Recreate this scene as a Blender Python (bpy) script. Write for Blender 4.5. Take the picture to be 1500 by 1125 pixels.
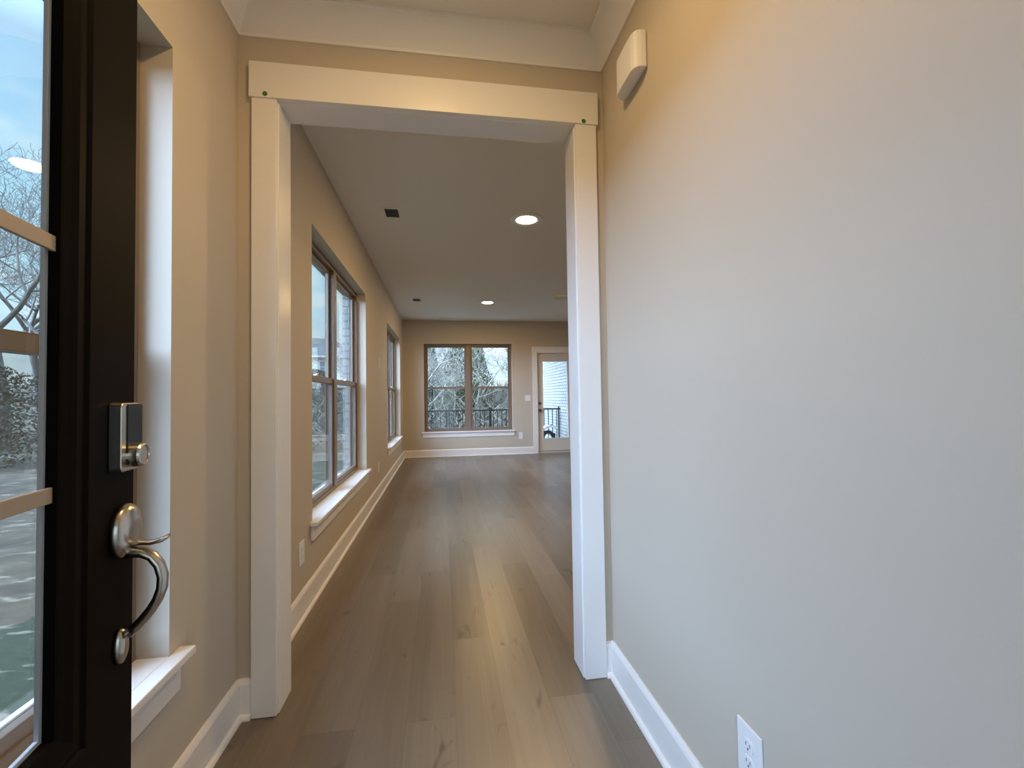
import bpy, bmesh, math, random
from mathutils import Vector, Matrix

S = bpy.context.scene
COL = S.collection
for o in list(bpy.data.objects):
    bpy.data.objects.remove(o)

# ------------------------------------------------------------------ camera
CAM = Vector((0.0, 0.0, 1.1925))
cr = Vector((0.988002656704267, -0.15372750377380887, -0.014785294342148226))
cu = Vector((0.010413324377478913, -0.029206178461138495, 0.9995191653065515))
cf = Vector((0.1540854082018144, 0.9876815548157055, 0.027254967549246986))
cd = bpy.data.cameras.new('camera')
cam = bpy.data.objects.new('camera', cd)
COL.objects.link(cam)
cam.matrix_world = Matrix(((cr.x, cu.x, -cf.x, CAM.x), (cr.y, cu.y, -cf.y, CAM.y),
                           (cr.z, cu.z, -cf.z, CAM.z), (0, 0, 0, 1)))
cd.sensor_fit = 'HORIZONTAL'
cd.sensor_width = 36.0
cd.lens = 650.44 / 1500 * 36.0
cd.clip_start = 0.01
cd.clip_end = 500
S.camera = cam

# ------------------------------------------------------------------ exposure
S.view_settings.view_transform = 'Standard'
S.view_settings.look = 'None'
S.view_settings.exposure = 0.0
S.view_settings.gamma = 1.0
S.view_settings.use_curve_mapping = False
S.cycles.use_denoising = True
S.cycles.max_bounces = 12
S.cycles.diffuse_bounces = 6
S.cycles.transparent_max_bounces = 24
S.cycles.sample_clamp_indirect = 6.0
S.cycles.caustics_reflective = False
S.cycles.caustics_refractive = False

# ------------------------------------------------------------------ sky
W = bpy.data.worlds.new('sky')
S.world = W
W.use_nodes = True
nt = W.node_tree
nt.nodes.clear()
N = nt.nodes.new
L = nt.links.new
def vmath(nt, op, a, b):
    m = nt.nodes.new('ShaderNodeMath'); m.operation = op
    for i, v in enumerate((a, b)):
        if v is None: continue
        if isinstance(v, (int, float)): m.inputs[i].default_value = v
        else: nt.links.new(v, m.inputs[i])
    return m.outputs[0]
tc = N('ShaderNodeTexCoord')
sep = N('ShaderNodeSeparateXYZ'); L(tc.outputs['Generated'], sep.inputs[0])
ramp = N('ShaderNodeValToRGB')
ramp.color_ramp.elements[0].position = 0.0; ramp.color_ramp.elements[0].color = (0.62, 0.80, 0.88, 1)
ramp.color_ramp.elements[1].position = 0.65; ramp.color_ramp.elements[1].color = (0.30, 0.60, 0.95, 1)
e = ramp.color_ramp.elements.new(0.22); e.color = (0.46, 0.76, 0.93, 1)
L(sep.outputs[2], ramp.inputs[0])
zz = vmath(nt, 'ADD', vmath(nt, 'MAXIMUM', sep.outputs[2], 0.0), 0.12)
cb = N('ShaderNodeCombineXYZ')
L(vmath(nt, 'DIVIDE', sep.outputs[0], zz), cb.inputs[0])
L(vmath(nt, 'DIVIDE', sep.outputs[1], zz), cb.inputs[1])
no = N('ShaderNodeTexNoise'); no.inputs['Scale'].default_value = 1.3; no.inputs['Detail'].default_value = 7; no.inputs['Roughness'].default_value = 0.55
L(cb.outputs[0], no.inputs['Vector'])
cramp = N('ShaderNodeValToRGB'); cramp.color_ramp.elements[0].position = 0.44; cramp.color_ramp.elements[1].position = 0.62
L(no.outputs['Fac'], cramp.inputs[0])
mix = N('ShaderNodeMix'); mix.data_type = 'RGBA'
L(cramp.outputs[0], mix.inputs[0]); L(ramp.outputs[0], mix.inputs[6]); mix.inputs[7].default_value = (0.80, 0.95, 1.0, 1)
# sky boosted high up and front-left, out of view, to brighten the rooms
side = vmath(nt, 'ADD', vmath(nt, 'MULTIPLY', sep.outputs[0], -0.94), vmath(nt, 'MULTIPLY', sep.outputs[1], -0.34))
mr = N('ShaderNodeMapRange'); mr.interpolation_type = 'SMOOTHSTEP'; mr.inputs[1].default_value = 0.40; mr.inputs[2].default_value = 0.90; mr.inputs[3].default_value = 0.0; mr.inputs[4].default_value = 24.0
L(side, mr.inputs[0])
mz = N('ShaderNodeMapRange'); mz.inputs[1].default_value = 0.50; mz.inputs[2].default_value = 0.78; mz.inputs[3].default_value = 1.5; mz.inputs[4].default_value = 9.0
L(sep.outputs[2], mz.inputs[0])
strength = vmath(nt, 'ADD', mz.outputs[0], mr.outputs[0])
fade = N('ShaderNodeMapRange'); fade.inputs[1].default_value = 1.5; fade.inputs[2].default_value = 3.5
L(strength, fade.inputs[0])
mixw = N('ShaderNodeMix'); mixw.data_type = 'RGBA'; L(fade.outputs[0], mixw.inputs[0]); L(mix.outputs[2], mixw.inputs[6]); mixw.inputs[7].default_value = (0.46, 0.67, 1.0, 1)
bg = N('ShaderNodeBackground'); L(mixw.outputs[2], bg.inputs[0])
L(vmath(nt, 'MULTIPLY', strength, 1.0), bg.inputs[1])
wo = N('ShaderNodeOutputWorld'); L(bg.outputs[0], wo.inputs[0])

LAMP_ROOM = 33.0       # watts of each can lamp in the living room
LAMP_FOYER = 12.0      # watts of the can lamp in the entry
LAMP_COLOR = (1.0, 0.66, 0.28)

# ------------------------------------------------------------------ materials
def material(name, color=(0.8, 0.8, 0.8), rough=0.5, metal=0.0, spec=0.5):
    m = bpy.data.materials.new(name); m.use_nodes = True
    b = m.node_tree.nodes['Principled BSDF']
    b.inputs['Base Color'].default_value = (*color, 1)
    b.inputs['Roughness'].default_value = rough
    b.inputs['Metallic'].default_value = metal
    b.inputs['Specular IOR Level'].default_value = spec
    return m
def noise_bump(m, scale, strength, dist=0.002, detail=3):
    nt = m.node_tree
    b = nt.nodes['Principled BSDF']
    t = nt.nodes.new('ShaderNodeTexCoord')
    n = nt.nodes.new('ShaderNodeTexNoise'); n.inputs['Scale'].default_value = scale; n.inputs['Detail'].default_value = detail
    nt.links.new(t.outputs['Object'], n.inputs['Vector'])
    u = nt.nodes.new('ShaderNodeBump'); u.inputs['Strength'].default_value = strength; u.inputs['Distance'].default_value = dist
    nt.links.new(n.outputs['Fac'], u.inputs['Height'])
    nt.links.new(u.outputs[0], b.inputs['Normal'])
    return m
def noise_color(m, scale, c1, c2, p1=0.35, p2=0.65, detail=4, stretch=(1, 1, 1)):
    nt = m.node_tree
    b = nt.nodes['Principled BSDF']
    t = nt.nodes.new('ShaderNodeTexCoord')
    mp = nt.nodes.new('ShaderNodeMapping'); mp.inputs['Scale'].default_value = stretch
    nt.links.new(t.outputs['Object'], mp.inputs[0])
    n = nt.nodes.new('ShaderNodeTexNoise'); n.inputs['Scale'].default_value = scale; n.inputs['Detail'].default_value = detail
    nt.links.new(mp.outputs[0], n.inputs['Vector'])
    r = nt.nodes.new('ShaderNodeValToRGB')
    r.color_ramp.elements[0].position = p1; r.color_ramp.elements[0].color = (*c1, 1)
    r.color_ramp.elements[1].position = p2; r.color_ramp.elements[1].color = (*c2, 1)
    nt.links.new(n.outputs['Fac'], r.inputs[0])
    nt.links.new(r.outputs[0], b.inputs['Base Color'])
    return r
M = {}
M['wall'] = noise_bump(material('greige_wall_paint', (0.565, 0.495, 0.405), 0.6, spec=0.3), 260, 0.12, 0.001)
M['ceiling'] = noise_bump(material('flat_ceiling_paint', (0.83, 0.79, 0.71), 0.9, spec=0.1), 180, 0.15, 0.001)
M['trim'] = noise_bump(material('white_trim_paint', (0.83, 0.80, 0.77), 0.32, spec=0.45), 40, 0.04, 0.001)
M['crown'] = material('white_crown_paint', (0.84, 0.83, 0.81), 0.45)
M['tan'] = material('tan_window_vinyl', (0.205, 0.155, 0.117), 0.4)
M['bar'] = material('tan_glazing_bar', (0.36, 0.28, 0.215), 0.45)
M['black'] = noise_bump(material('black_door_paint', (0.006, 0.0045, 0.0035), 0.5, spec=0.03), 90, 0.05, 0.001)
M['spacer'] = material('grey_glass_spacer', (0.80, 0.83, 0.90), 0.4, 0.0)
M['nickel'] = noise_bump(material('satin_nickel', (0.56, 0.51, 0.45), 0.26, 1.0), 300, 0.03, 0.0005)
M['pad'] = material('black_keypad_glass', (0.008, 0.008, 0.009), 0.3, spec=0.25)
M['bronze'] = material('bronze_knob', (0.20, 0.13, 0.07), 0.35, 1.0)
M['plastic'] = material('white_plastic', (0.82, 0.82, 0.82), 0.35)
M['cream'] = material('cream_plastic', (0.78, 0.72, 0.62), 0.4)
M['slot'] = material('dark_slot', (0.06, 0.06, 0.07), 0.6)
M['green'] = material('green_sticker_paper', (0.045, 0.17, 0.02), 0.7)
M['duct'] = material('dark_duct', (0.035, 0.035, 0.033), 0.7)
M['iron'] = material('black_iron', (0.015, 0.015, 0.016), 0.5)
M['doorcream'] = material('painted_back_door', (0.66, 0.59, 0.50), 0.4)
M['fan'] = material('fan_blade_wood', (0.24, 0.17, 0.12), 0.5)
M['deck'] = noise_bump(material('deck_concrete', (0.45, 0.44, 0.42), 0.8), 30, 0.2, 0.003)
M['stone'] = noise_bump(material('pale_cast_stone', (0.80, 0.80, 0.77), 0.8), 60, 0.5, 0.006)
M['cartwhite'] = material('white_enamel', (0.85, 0.87, 0.88), 0.3)
M['rubber'] = material('black_rubber', (0.02, 0.02, 0.022), 0.6)
M['roof'] = material('slate_shingles', (0.10, 0.12, 0.14), 0.8); noise_color(M['roof'], 9, (0.040, 0.038, 0.034), (0.12, 0.11, 0.095), detail=6)
M['siding'] = material('white_siding', (0.50, 0.48, 0.43), 0.6)
M['houseglass'] = material('house_window_glass', (0.16, 0.20, 0.20), 0.15)
M['bark'] = material('grey_bark', (0.16, 0.14, 0.12), 0.9); noise_color(M['bark'], 6, (0.10, 0.088, 0.075), (0.24, 0.21, 0.18), stretch=(1, 1, 0.2))
M['palebark'] = material('pale_bark', (0.4, 0.37, 0.33), 0.9); noise_color(M['palebark'], 5, (0.13, 0.11, 0.085), (0.40, 0.35, 0.28), stretch=(1, 1, 0.3))
M['juniper'] = material('juniper_foliage', (0.05, 0.07, 0.045), 0.9, spec=0.05); noise_color(M['juniper'], 2.5, (0.045, 0.043, 0.024), (0.085, 0.080, 0.046), detail=5)
M['cedar'] = material('cedar_foliage', (0.05, 0.09, 0.05), 0.9, spec=0.05); noise_color(M['cedar'], 1.6, (0.035, 0.06, 0.035), (0.16, 0.19, 0.10), detail=5)
M['brush'] = material('dry_brush', (0.2, 0.17, 0.13), 0.9); noise_color(M['brush'], 1.6, (0.035, 0.032, 0.02), (0.38, 0.33, 0.25), detail=6)

def emission(name, color, strength):
    m = bpy.data.materials.new(name); m.use_nodes = True
    nt = m.node_tree; nt.nodes.clear()
    e = nt.nodes.new('ShaderNodeEmission'); e.inputs[0].default_value = (*color, 1); e.inputs[1].default_value = strength
    o = nt.nodes.new('ShaderNodeOutputMaterial'); nt.links.new(e.outputs[0], o.inputs[0])
    return m
M['lamp'] = emission('lamp_lens', (1.0, 0.82, 0.56), 18.0)

def glass(name, ior=1.9, tint=(0.975, 0.99, 0.99)):
    m = bpy.data.materials.new(name); m.use_nodes = True
    nt = m.node_tree; nt.nodes.clear()
    t = nt.nodes.new('ShaderNodeBsdfTransparent'); t.inputs[0].default_value = (*tint, 1)
    g = nt.nodes.new('ShaderNodeBsdfGlossy'); g.inputs['Roughness'].default_value = 0.0
    f = nt.nodes.new('ShaderNodeFresnel')
    ge = nt.nodes.new('ShaderNodeNewGeometry')          # same reflectance from both faces of the thin pane
    mi = nt.nodes.new('ShaderNodeMix'); mi.inputs[2].default_value = ior; mi.inputs[3].default_value = 1.0 / ior
    nt.links.new(ge.outputs['Backfacing'], mi.inputs[0]); nt.links.new(mi.outputs[0], f.inputs[0])
    x = nt.nodes.new('ShaderNodeMixShader')
    nt.links.new(f.outputs[0], x.inputs[0]); nt.links.new(t.outputs[0], x.inputs[1]); nt.links.new(g.outputs[0], x.inputs[2])
    o = nt.nodes.new('ShaderNodeOutputMaterial'); nt.links.new(x.outputs[0], o.inputs[0])
    return m
M['glass'] = glass('double_pane_glass', 1.6)
M['doorglass'] = glass('front_door_glass', 1.5, (0.975, 0.99, 0.995))
def screen_mesh():
    m = bpy.data.materials.new('grey_insect_screen'); m.use_nodes = True
    nt = m.node_tree; nt.nodes.clear()
    t = nt.nodes.new('ShaderNodeBsdfTransparent'); t.inputs[0].default_value = (1, 1, 1, 1)
    d = nt.nodes.new('ShaderNodeBsdfDiffuse'); d.inputs[0].default_value = (0.03, 0.03, 0.028, 1)
    x = nt.nodes.new('ShaderNodeMixShader'); x.inputs[0].default_value = 0.22
    nt.links.new(t.outputs[0], x.inputs[1]); nt.links.new(d.outputs[0], x.inputs[2])
    o = nt.nodes.new('ShaderNodeOutputMaterial'); nt.links.new(x.outputs[0], o.inputs[0])
    return m
M['screen'] = screen_mesh()

def brick(name, c1, c2, mortar, scale=1.0):
    m = material(name, c1, 0.85)
    nt = m.node_tree; b = nt.nodes['Principled BSDF']
    t = nt.nodes.new('ShaderNodeTexCoord')
    s = nt.nodes.new('ShaderNodeSeparateXYZ'); nt.links.new(t.outputs['Object'], s.inputs[0])
    u = vmath(nt, 'ADD', s.outputs[0], s.outputs[1])
    c = nt.nodes.new('ShaderNodeCombineXYZ'); nt.links.new(u, c.inputs[0]); nt.links.new(s.outputs[2], c.inputs[1])
    k = nt.nodes.new('ShaderNodeTexBrick')
    k.inputs['Scale'].default_value = 1.0
    k.inputs['Brick Width'].default_value = 0.205 * scale; k.inputs['Row Height'].default_value = 0.076 * scale
    k.inputs['Mortar Size'].default_value = 0.008 * scale; k.inputs['Mortar Smooth'].default_value = 0.3
    k.inputs['Color1'].default_value = (*c1, 1); k.inputs['Color2'].default_value = (*c2, 1); k.inputs['Mortar'].default_value = (*mortar, 1)
    nt.links.new(c.outputs[0], k.inputs['Vector'])
    nt.links.new(k.outputs['Color'], b.inputs['Base Color'])
    bp = nt.nodes.new('ShaderNodeBump'); bp.inputs['Strength'].default_value = 0.6; bp.inputs['Distance'].default_value = 0.006; bp.invert = True
    nt.links.new(k.outputs['Fac'], bp.inputs['Height']); nt.links.new(bp.outputs[0], b.inputs['Normal'])
    return m
M['brick'] = brick('grey_painted_brick', (0.36, 0.36, 0.33), (0.27, 0.27, 0.25), (0.20, 0.20, 0.19))
M['whitebrick'] = brick('whitewashed_brick', (0.38, 0.345, 0.30), (0.31, 0.285, 0.25), (0.08, 0.073, 0.063))

def plank_floor():
    m = material('oak_plank_floor', (0.2, 0.16, 0.12), 0.35, spec=0.7)
    nt = m.node_tree; b = nt.nodes['Principled BSDF']; lk = nt.links.new
    t = nt.nodes.new('ShaderNodeTexCoord')
    s = nt.nodes.new('ShaderNodeSeparateXYZ'); lk(t.outputs['Object'], s.inputs[0])
    PW, PL = 0.182, 1.42
    xr = vmath(nt, 'DIVIDE', vmath(nt, 'ADD', s.outputs[0], 5.06), PW)
    row = vmath(nt, 'FLOOR', xr, None)
    w1 = nt.nodes.new('ShaderNodeTexWhiteNoise'); w1.noise_dimensions = '1D'; lk(row, w1.inputs['W'])
    yo = vmath(nt, 'ADD', vmath(nt, 'DIVIDE', s.outputs[1], PL), vmath(nt, 'MULTIPLY', w1.outputs[0], 7.3))
    idx = vmath(nt, 'FLOOR', yo, None)
    c = nt.nodes.new('ShaderNodeCombineXYZ'); lk(row, c.inputs[0]); lk(idx, c.inputs[1])
    w2 = nt.nodes.new('ShaderNodeTexWhiteNoise'); w2.noise_dimensions = '2D'; lk(c.outputs[0], w2.inputs['Vector'])
    # grain, shifted per plank
    off = nt.nodes.new('ShaderNodeCombineXYZ'); lk(vmath(nt, 'MULTIPLY', w2.outputs[0], 37.0), off.inputs[2])
    ad = nt.nodes.new('ShaderNodeVectorMath'); ad.operation = 'ADD'; lk(t.outputs['Object'], ad.inputs[0]); lk(off.outputs[0], ad.inputs[1])
    def streak(sx, sy, detail, rough, dist):
        mp = nt.nodes.new('ShaderNodeMapping'); mp.inputs['Scale'].default_value = (sx, sy, 1.0); lk(ad.outputs[0], mp.inputs[0])
        g = nt.nodes.new('ShaderNodeTexNoise'); g.inputs['Scale'].default_value = 1.0; g.inputs['Detail'].default_value = detail
        g.inputs['Roughness'].default_value = rough; g.inputs['Distortion'].default_value = dist
        lk(mp.outputs[0], g.inputs['Vector']); return g
    broad = streak(13.0, 0.9, 3, 0.5, 0.5)
    g1 = streak(75.0, 2.6, 5, 0.65, 0.3)
    g2 = streak(15.0, 5.5, 2, 0.5, 0.8)
    base = nt.nodes.new('ShaderNodeValToRGB')
    base.color_ramp.elements[0].position = 0.18; base.color_ramp.elements[0].color = (0.085, 0.060, 0.037, 1)
    base.color_ramp.elements[1].position = 0.85; base.color_ramp.elements[1].color = (0.232, 0.184, 0.133, 1)
    e = base.color_ramp.elements.new(0.5); e.color = (0.154, 0.117, 0.079, 1)
    lk(vmath(nt, 'ADD', vmath(nt, 'ADD', vmath(nt, 'MULTIPLY', w2.outputs[0], 0.30), vmath(nt, 'MULTIPLY', g1.outputs['Fac'], 0.30)), vmath(nt, 'MULTIPLY', broad.outputs['Fac'], 0.42)), base.inputs[0])
    knot = nt.nodes.new('ShaderNodeValToRGB')
    knot.color_ramp.elements[0].position = 0.24; knot.color_ramp.elements[0].color = (0.42, 0.38, 0.35, 1)
    knot.color_ramp.elements[1].position = 0.345; knot.color_ramp.elements[1].color = (1, 1, 1, 1)
    lk(g2.outputs['Fac'], knot.inputs[0])
    mu = nt.nodes.new('ShaderNodeMix'); mu.data_type = 'RGBA'; mu.blend_type = 'MULTIPLY'; mu.inputs[0].default_value = 0.8
    lk(base.outputs[0], mu.inputs[6]); lk(knot.outputs[0], mu.inputs[7])
    # seams
    fx = vmath(nt, 'FRACT', xr, None); fy = vmath(nt, 'FRACT', yo, None)
    ex = vmath(nt, 'MULTIPLY', vmath(nt, 'MINIMUM', fx, vmath(nt, 'SUBTRACT', 1.0, fx)), PW)
    ey = vmath(nt, 'MULTIPLY', vmath(nt, 'MINIMUM', fy, vmath(nt, 'SUBTRACT', 1.0, fy)), PL)
    seam = vmath(nt, 'LESS_THAN', vmath(nt, 'MINIMUM', ex, ey), 0.0008)
    m2 = nt.nodes.new('ShaderNodeMix'); m2.data_type = 'RGBA'; m2.inputs[7].default_value = (0.07, 0.052, 0.04, 1)
    lk(vmath(nt, 'MULTIPLY', seam, 0.55), m2.inputs[0]); lk(mu.outputs[2], m2.inputs[6])
    lk(m2.outputs[2], b.inputs['Base Color'])
    bp = nt.nodes.new('ShaderNodeBump'); bp.inputs['Strength'].default_value = 0.12; bp.inputs['Distance'].default_value = 0.001
    lk(g1.outputs['Fac'], bp.inputs['Height']); lk(bp.outputs[0], b.inputs['Normal'])
    return m
M['floor'] = plank_floor()

def yard():
    m = material('yard_soil', (0.3, 0.28, 0.24), 0.95)
    nt = m.node_tree; b = nt.nodes['Principled BSDF']; lk = nt.links.new
    t = nt.nodes.new('ShaderNodeTexCoord')
    def noise(scale, detail, stretch=(1, 1, 1)):
        mp = nt.nodes.new('ShaderNodeMapping'); mp.inputs['Scale'].default_value = stretch; lk(t.outputs['Object'], mp.inputs[0])
        n = nt.nodes.new('ShaderNodeTexNoise'); n.inputs['Scale'].default_value = scale; n.inputs['Detail'].default_value = detail
        n.inputs['Roughness'].default_value = 0.65
        lk(mp.outputs[0], n.inputs['Vector']); return n.outputs['Fac']
    def ramp2(f, p1, c1, p2, c2):
        r = nt.nodes.new('ShaderNodeValToRGB'); r.color_ramp.elements[0].position = p1; r.color_ramp.elements[1].position = p2
        r.color_ramp.elements[0].color = (*c1, 1); r.color_ramp.elements[1].color = (*c2, 1); lk(f, r.inputs[0]); return r.outputs[0]
    soil = ramp2(noise(3.0, 8), 0.3, (0.030, 0.022, 0.011), 0.7, (0.120, 0.086, 0.046))
    rock = ramp2(noise(2.2, 8, (1.0, 2.2, 1.0)), 0.56, (0, 0, 0), 0.62, (1, 1, 1))
    grass = ramp2(noise(0.45, 5), 0.50, (0, 0, 0), 0.60, (1, 1, 1))
    sp = nt.nodes.new('ShaderNodeSeparateXYZ'); lk(t.outputs['Object'], sp.inputs[0])
    wob = vmath(nt, 'ADD', sp.outputs[0], vmath(nt, 'MULTIPLY', noise(1.1, 3), 1.6))
    band = vmath(nt, 'MULTIPLY', vmath(nt, 'LESS_THAN', wob, -1.15), vmath(nt, 'GREATER_THAN', wob, -2.5))
    grass = vmath(nt, 'MAXIMUM', band, vmath(nt, 'MULTIPLY', grass, vmath(nt, 'GREATER_THAN', sp.outputs[1], 13.0)))
    blade = ramp2(noise(22, 6), 0.3, (0.010, 0.020, 0.008), 0.7, (0.040, 0.058, 0.024))
    x1 = nt.nodes.new('ShaderNodeMix'); x1.data_type = 'RGBA'; lk(grass, x1.inputs[0]); lk(soil, x1.inputs[6]); lk(blade, x1.inputs[7])
    x2 = nt.nodes.new('ShaderNodeMix'); x2.data_type = 'RGBA'; lk(rock, x2.inputs[0]); lk(x1.outputs[2], x2.inputs[6]); x2.inputs[7].default_value = (0.24, 0.19, 0.125, 1)
    lk(x2.outputs[2], b.inputs['Base Color'])
    return m
M['yard'] = yard()

# ------------------------------------------------------------------ mesh helpers
class MB:
    """collects geometry for ONE mesh object, in world coordinates"""
    def __init__(s): s.v = []; s.f = []
    def add(s, vs, fs):
        o = len(s.v); s.v += [Vector(v) for v in vs]; s.f += [tuple(i + o for i in f) for f in fs]; return s
    def box(s, a, b, fn=None):
        x0, y0, z0 = a; x1, y1, z1 = b
        vs = [(x, y, z) for x in (x0, x1) for y in (y0, y1) for z in (z0, z1)]
        if fn: vs = [fn(*v) for v in vs]
        return s.add(vs, [(0, 1, 3, 2), (4, 6, 7, 5), (0, 4, 5, 1), (2, 3, 7, 6), (0, 2, 6, 4), (1, 5, 7, 3)])
    def tube(s, pts, rad, n=12, caps=True, flat=None):
        pts = [Vector(p) for p in pts]
        if not isinstance(rad, (list, tuple)): rad = [rad] * len(pts)
        rings = []
        up = None
        for i, p in enumerate(pts):
            d = (pts[min(i + 1, len(pts) - 1)] - pts[max(i - 1, 0)]).normalized()
            if up is None:
                up = Vector((0, 0, 1)) if abs(d.z) < 0.9 else Vector((1, 0, 0))
                if flat is not None: up = Vector(flat)
            side = d.cross(up).normalized(); up = side.cross(d).normalized()
            r = rad[i]
            ra, rb = r if isinstance(r, (list, tuple)) else (r, r)
            rings.append([p + side * (ra * math.cos(2 * math.pi * k / n)) + up * (rb * math.sin(2 * math.pi * k / n)) for k in range(n)])
        vs = [v for r in rings for v in r]; fs = []
        for i in range(len(rings) - 1):
            for k in range(n):
                a = i * n + k; b = i * n + (k + 1) % n
                fs.append((a, b, b + n, a + n))
        if caps:
            fs.append(tuple(range(n - 1, -1, -1))); fs.append(tuple((len(rings) - 1) * n + k for k in range(n)))
        return s.add(vs, fs)
    def lathe(s, centre, axis, prof, n=24, sx=1.0, sy=1.0, updir=None):
        """prof: (radius, height along axis)"""
        axis = Vector(axis).normalized()
        up = Vector(updir) if updir else (Vector((0, 0, 1)) if abs(axis.z) < 0.9 else Vector((1, 0, 0)))
        side = axis.cross(up).normalized(); up = side.cross(axis).normalized()
        c = Vector(centre); vs = []; fs = []
        for r, h in prof:
            for k in range(n):
                a = 2 * math.pi * k / n
                vs.append(c + axis * h + side * (r * sx * math.cos(a)) + up * (r * sy * math.sin(a)))
        for i in range(len(prof) - 1):
            for k in range(n):
                a = i * n + k; b = i * n + (k + 1) % n
                fs.append((a, b, b + n, a + n))
        fs.append(tuple(range(n - 1, -1, -1))); fs.append(tuple((len(prof) - 1) * n + k for k in range(n)))
        return s.add(vs, fs)
    def extrude(s, prof, path_fn, t0, t1):
        """prof: list of 2-D points; path_fn(a,b,t) -> world point"""
        n = len(prof)
        vs = [path_fn(a, b, t) for t in (t0, t1) for a, b in prof]
        fs = [(i, (i + 1) % n, n + (i + 1) % n, n + i) for i in range(n)]
        fs += [tuple(range(n - 1, -1, -1)), tuple(range(n, 2 * n))]
        return s.add(vs, fs)
    def build(s, name, mat, parent=None, bevel=0.0, smooth=False, segs=2, loc=None):
        base = Vector((0, 0, 0))
        p = parent
        while p is not None:
            base += p.location; p = p.parent
        if loc is None:
            loc = Vector((0, 0, 0))
            if parent is None and s.v:
                xs = [v.x for v in s.v]; ys = [v.y for v in s.v]; zs = [v.z for v in s.v]
                loc = Vector(((min(xs) + max(xs)) / 2, (min(ys) + max(ys)) / 2, min(zs)))
        else: loc = Vector(loc)
        me = bpy.data.meshes.new(name)
        me.from_pydata([v - base - loc for v in s.v], [], s.f)
        bm = bmesh.new(); bm.from_mesh(me)
        bmesh.ops.remove_doubles(bm, verts=bm.verts, dist=1e-5)
        bmesh.ops.recalc_face_normals(bm, faces=bm.faces)
        bm.to_mesh(me); bm.free()
        me.materials.append(mat)
        o = bpy.data.objects.new(name, me); COL.objects.link(o)
        o.location = loc
        if parent is not None: o.parent = parent
        if smooth:
            for f in me.polygons: f.use_smooth = True
        if bevel > 0:
            bv = o.modifiers.new('bevel', 'BEVEL'); bv.width = bevel; bv.segments = segs; bv.limit_method = 'ANGLE'; bv.angle_limit = math.radians(40)
            if hasattr(bv, 'harden_normals'): bv.harden_normals = False
        return o
def root(name, loc, label=None, cat=None, group=None, kind=None):
    o = bpy.data.objects.new(name, None); COL.objects.link(o); o.location = loc; o.empty_display_size = 0.1
    return tag(o, label, cat, group, kind)
def tag(o, label=None, cat=None, group=None, kind=None):
    if label: o['label'] = label
    if cat: o['category'] = cat
    if group: o['group'] = group
    if kind: o['kind'] = kind
    return o
def copy_tree(o, parent=None):
    c = o.copy(); COL.objects.link(c)
    if parent is not None: c.parent = parent
    for ch in list(o.children): copy_tree(ch, c)
    return c

# ------------------------------------------------------------------ dimensions
H = 2.743
XL, XR = -0.776, 0.709         # entry side walls
YP, YPB = 1.8416, 1.957        # partition with the cased opening
YF = 9.045                     # far wall
XE = 4.85                      # unseen right wall of the living room
YB = -0.05                     # entry front wall (behind the camera)
XBR = -0.93                    # back of the left wall's framing
XOUT = -1.0                    # outside of the brick
JL, JR, JT = -0.626, 0.573, 2.361    # opening jambs

def mesh_wall(mb, u0, u1, z0, z1, d0, d1, holes, fn):
    """wall slab with rectangular holes; u along, z up, d through; fn(u,z,d)->world"""
    us = sorted({u0, u1, *[h[0] for h in holes], *[h[1] for h in holes]})
    zs = sorted({z0, z1, *[h[2] for h in holes], *[h[3] for h in holes]})
    def solid(i, j):
        if i < 0 or j < 0 or i >= len(us) - 1 or j >= len(zs) - 1: return False
        cu_, cz_ = (us[i] + us[i + 1]) / 2, (zs[j] + zs[j + 1]) / 2
        return not any(h[0] < cu_ < h[1] and h[2] < cz_ < h[3] for h in holes)
    for i in range(len(us) - 1):
        for j in range(len(zs) - 1):
            if not solid(i, j): continue
            a, b, c, d = us[i], us[i + 1], zs[j], zs[j + 1]
            for dd in (d0, d1): mb.add([fn(a, c, dd), fn(b, c, dd), fn(b, d, dd), fn(a, d, dd)], [(0, 1, 2, 3)])
            if not solid(i - 1, j): mb.add([fn(a, c, d0), fn(a, c, d1), fn(a, d, d1), fn(a, d, d0)], [(0, 1, 2, 3)])
            if not solid(i + 1, j): mb.add([fn(b, c, d0), fn(b, c, d1), fn(b, d, d1), fn(b, d, d0)], [(0, 1, 2, 3)])
            if not solid(i, j - 1): mb.add([fn(a, c, d0), fn(a, c, d1), fn(b, c, d1), fn(b, c, d0)], [(0, 1, 2, 3)])
            if not solid(i, j + 1): mb.add([fn(a, d, d0), fn(a, d, d1), fn(b, d, d1), fn(b, d, d0)], [(0, 1, 2, 3)])
    return mb

# ------------------------------------------------------------------ shell
# window openings: (u0, u1, sill top, head)
WIN_L = [(0.50, 1.418, 0.447, 2.235), (2.82, 4.72, 0.447, 2.26), (6.48, 8.385, 0.467, 2.275)]
WIN_F = (-0.371, 1.418, 0.475, 2.272)
DOOR_B = (1.930, 2.735, 0.0, 2.10)     # back door rough opening
FL = lambda u, z, d: (-d, u, z)        # left wall: d measured toward -X
w = mesh_wall(MB(), YB - 0.16, YF + 0.0, -0.02, H, -XL, -XBR, WIN_L, FL).build('wall_left', M['wall'], loc=(0, 0, 0))
tag(w, 'long greige wall with three windows on the left of entry and room', 'wall', kind='structure')
bk = mesh_wall(MB(), YB - 0.2, YF + 0.255, -0.7, H + 0.3, -XBR + 0.001, -XOUT,
               [(a + 0.022, b - 0.022, z0 - 0.03, z1 - 0.015) for a, b, z0, z1 in WIN_L], FL).build('brick_facing', M['brick'], w)
bk['label'] = 'grey brick outer face of the wall'
FF = lambda u, z, d: (u, d, z)
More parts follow.
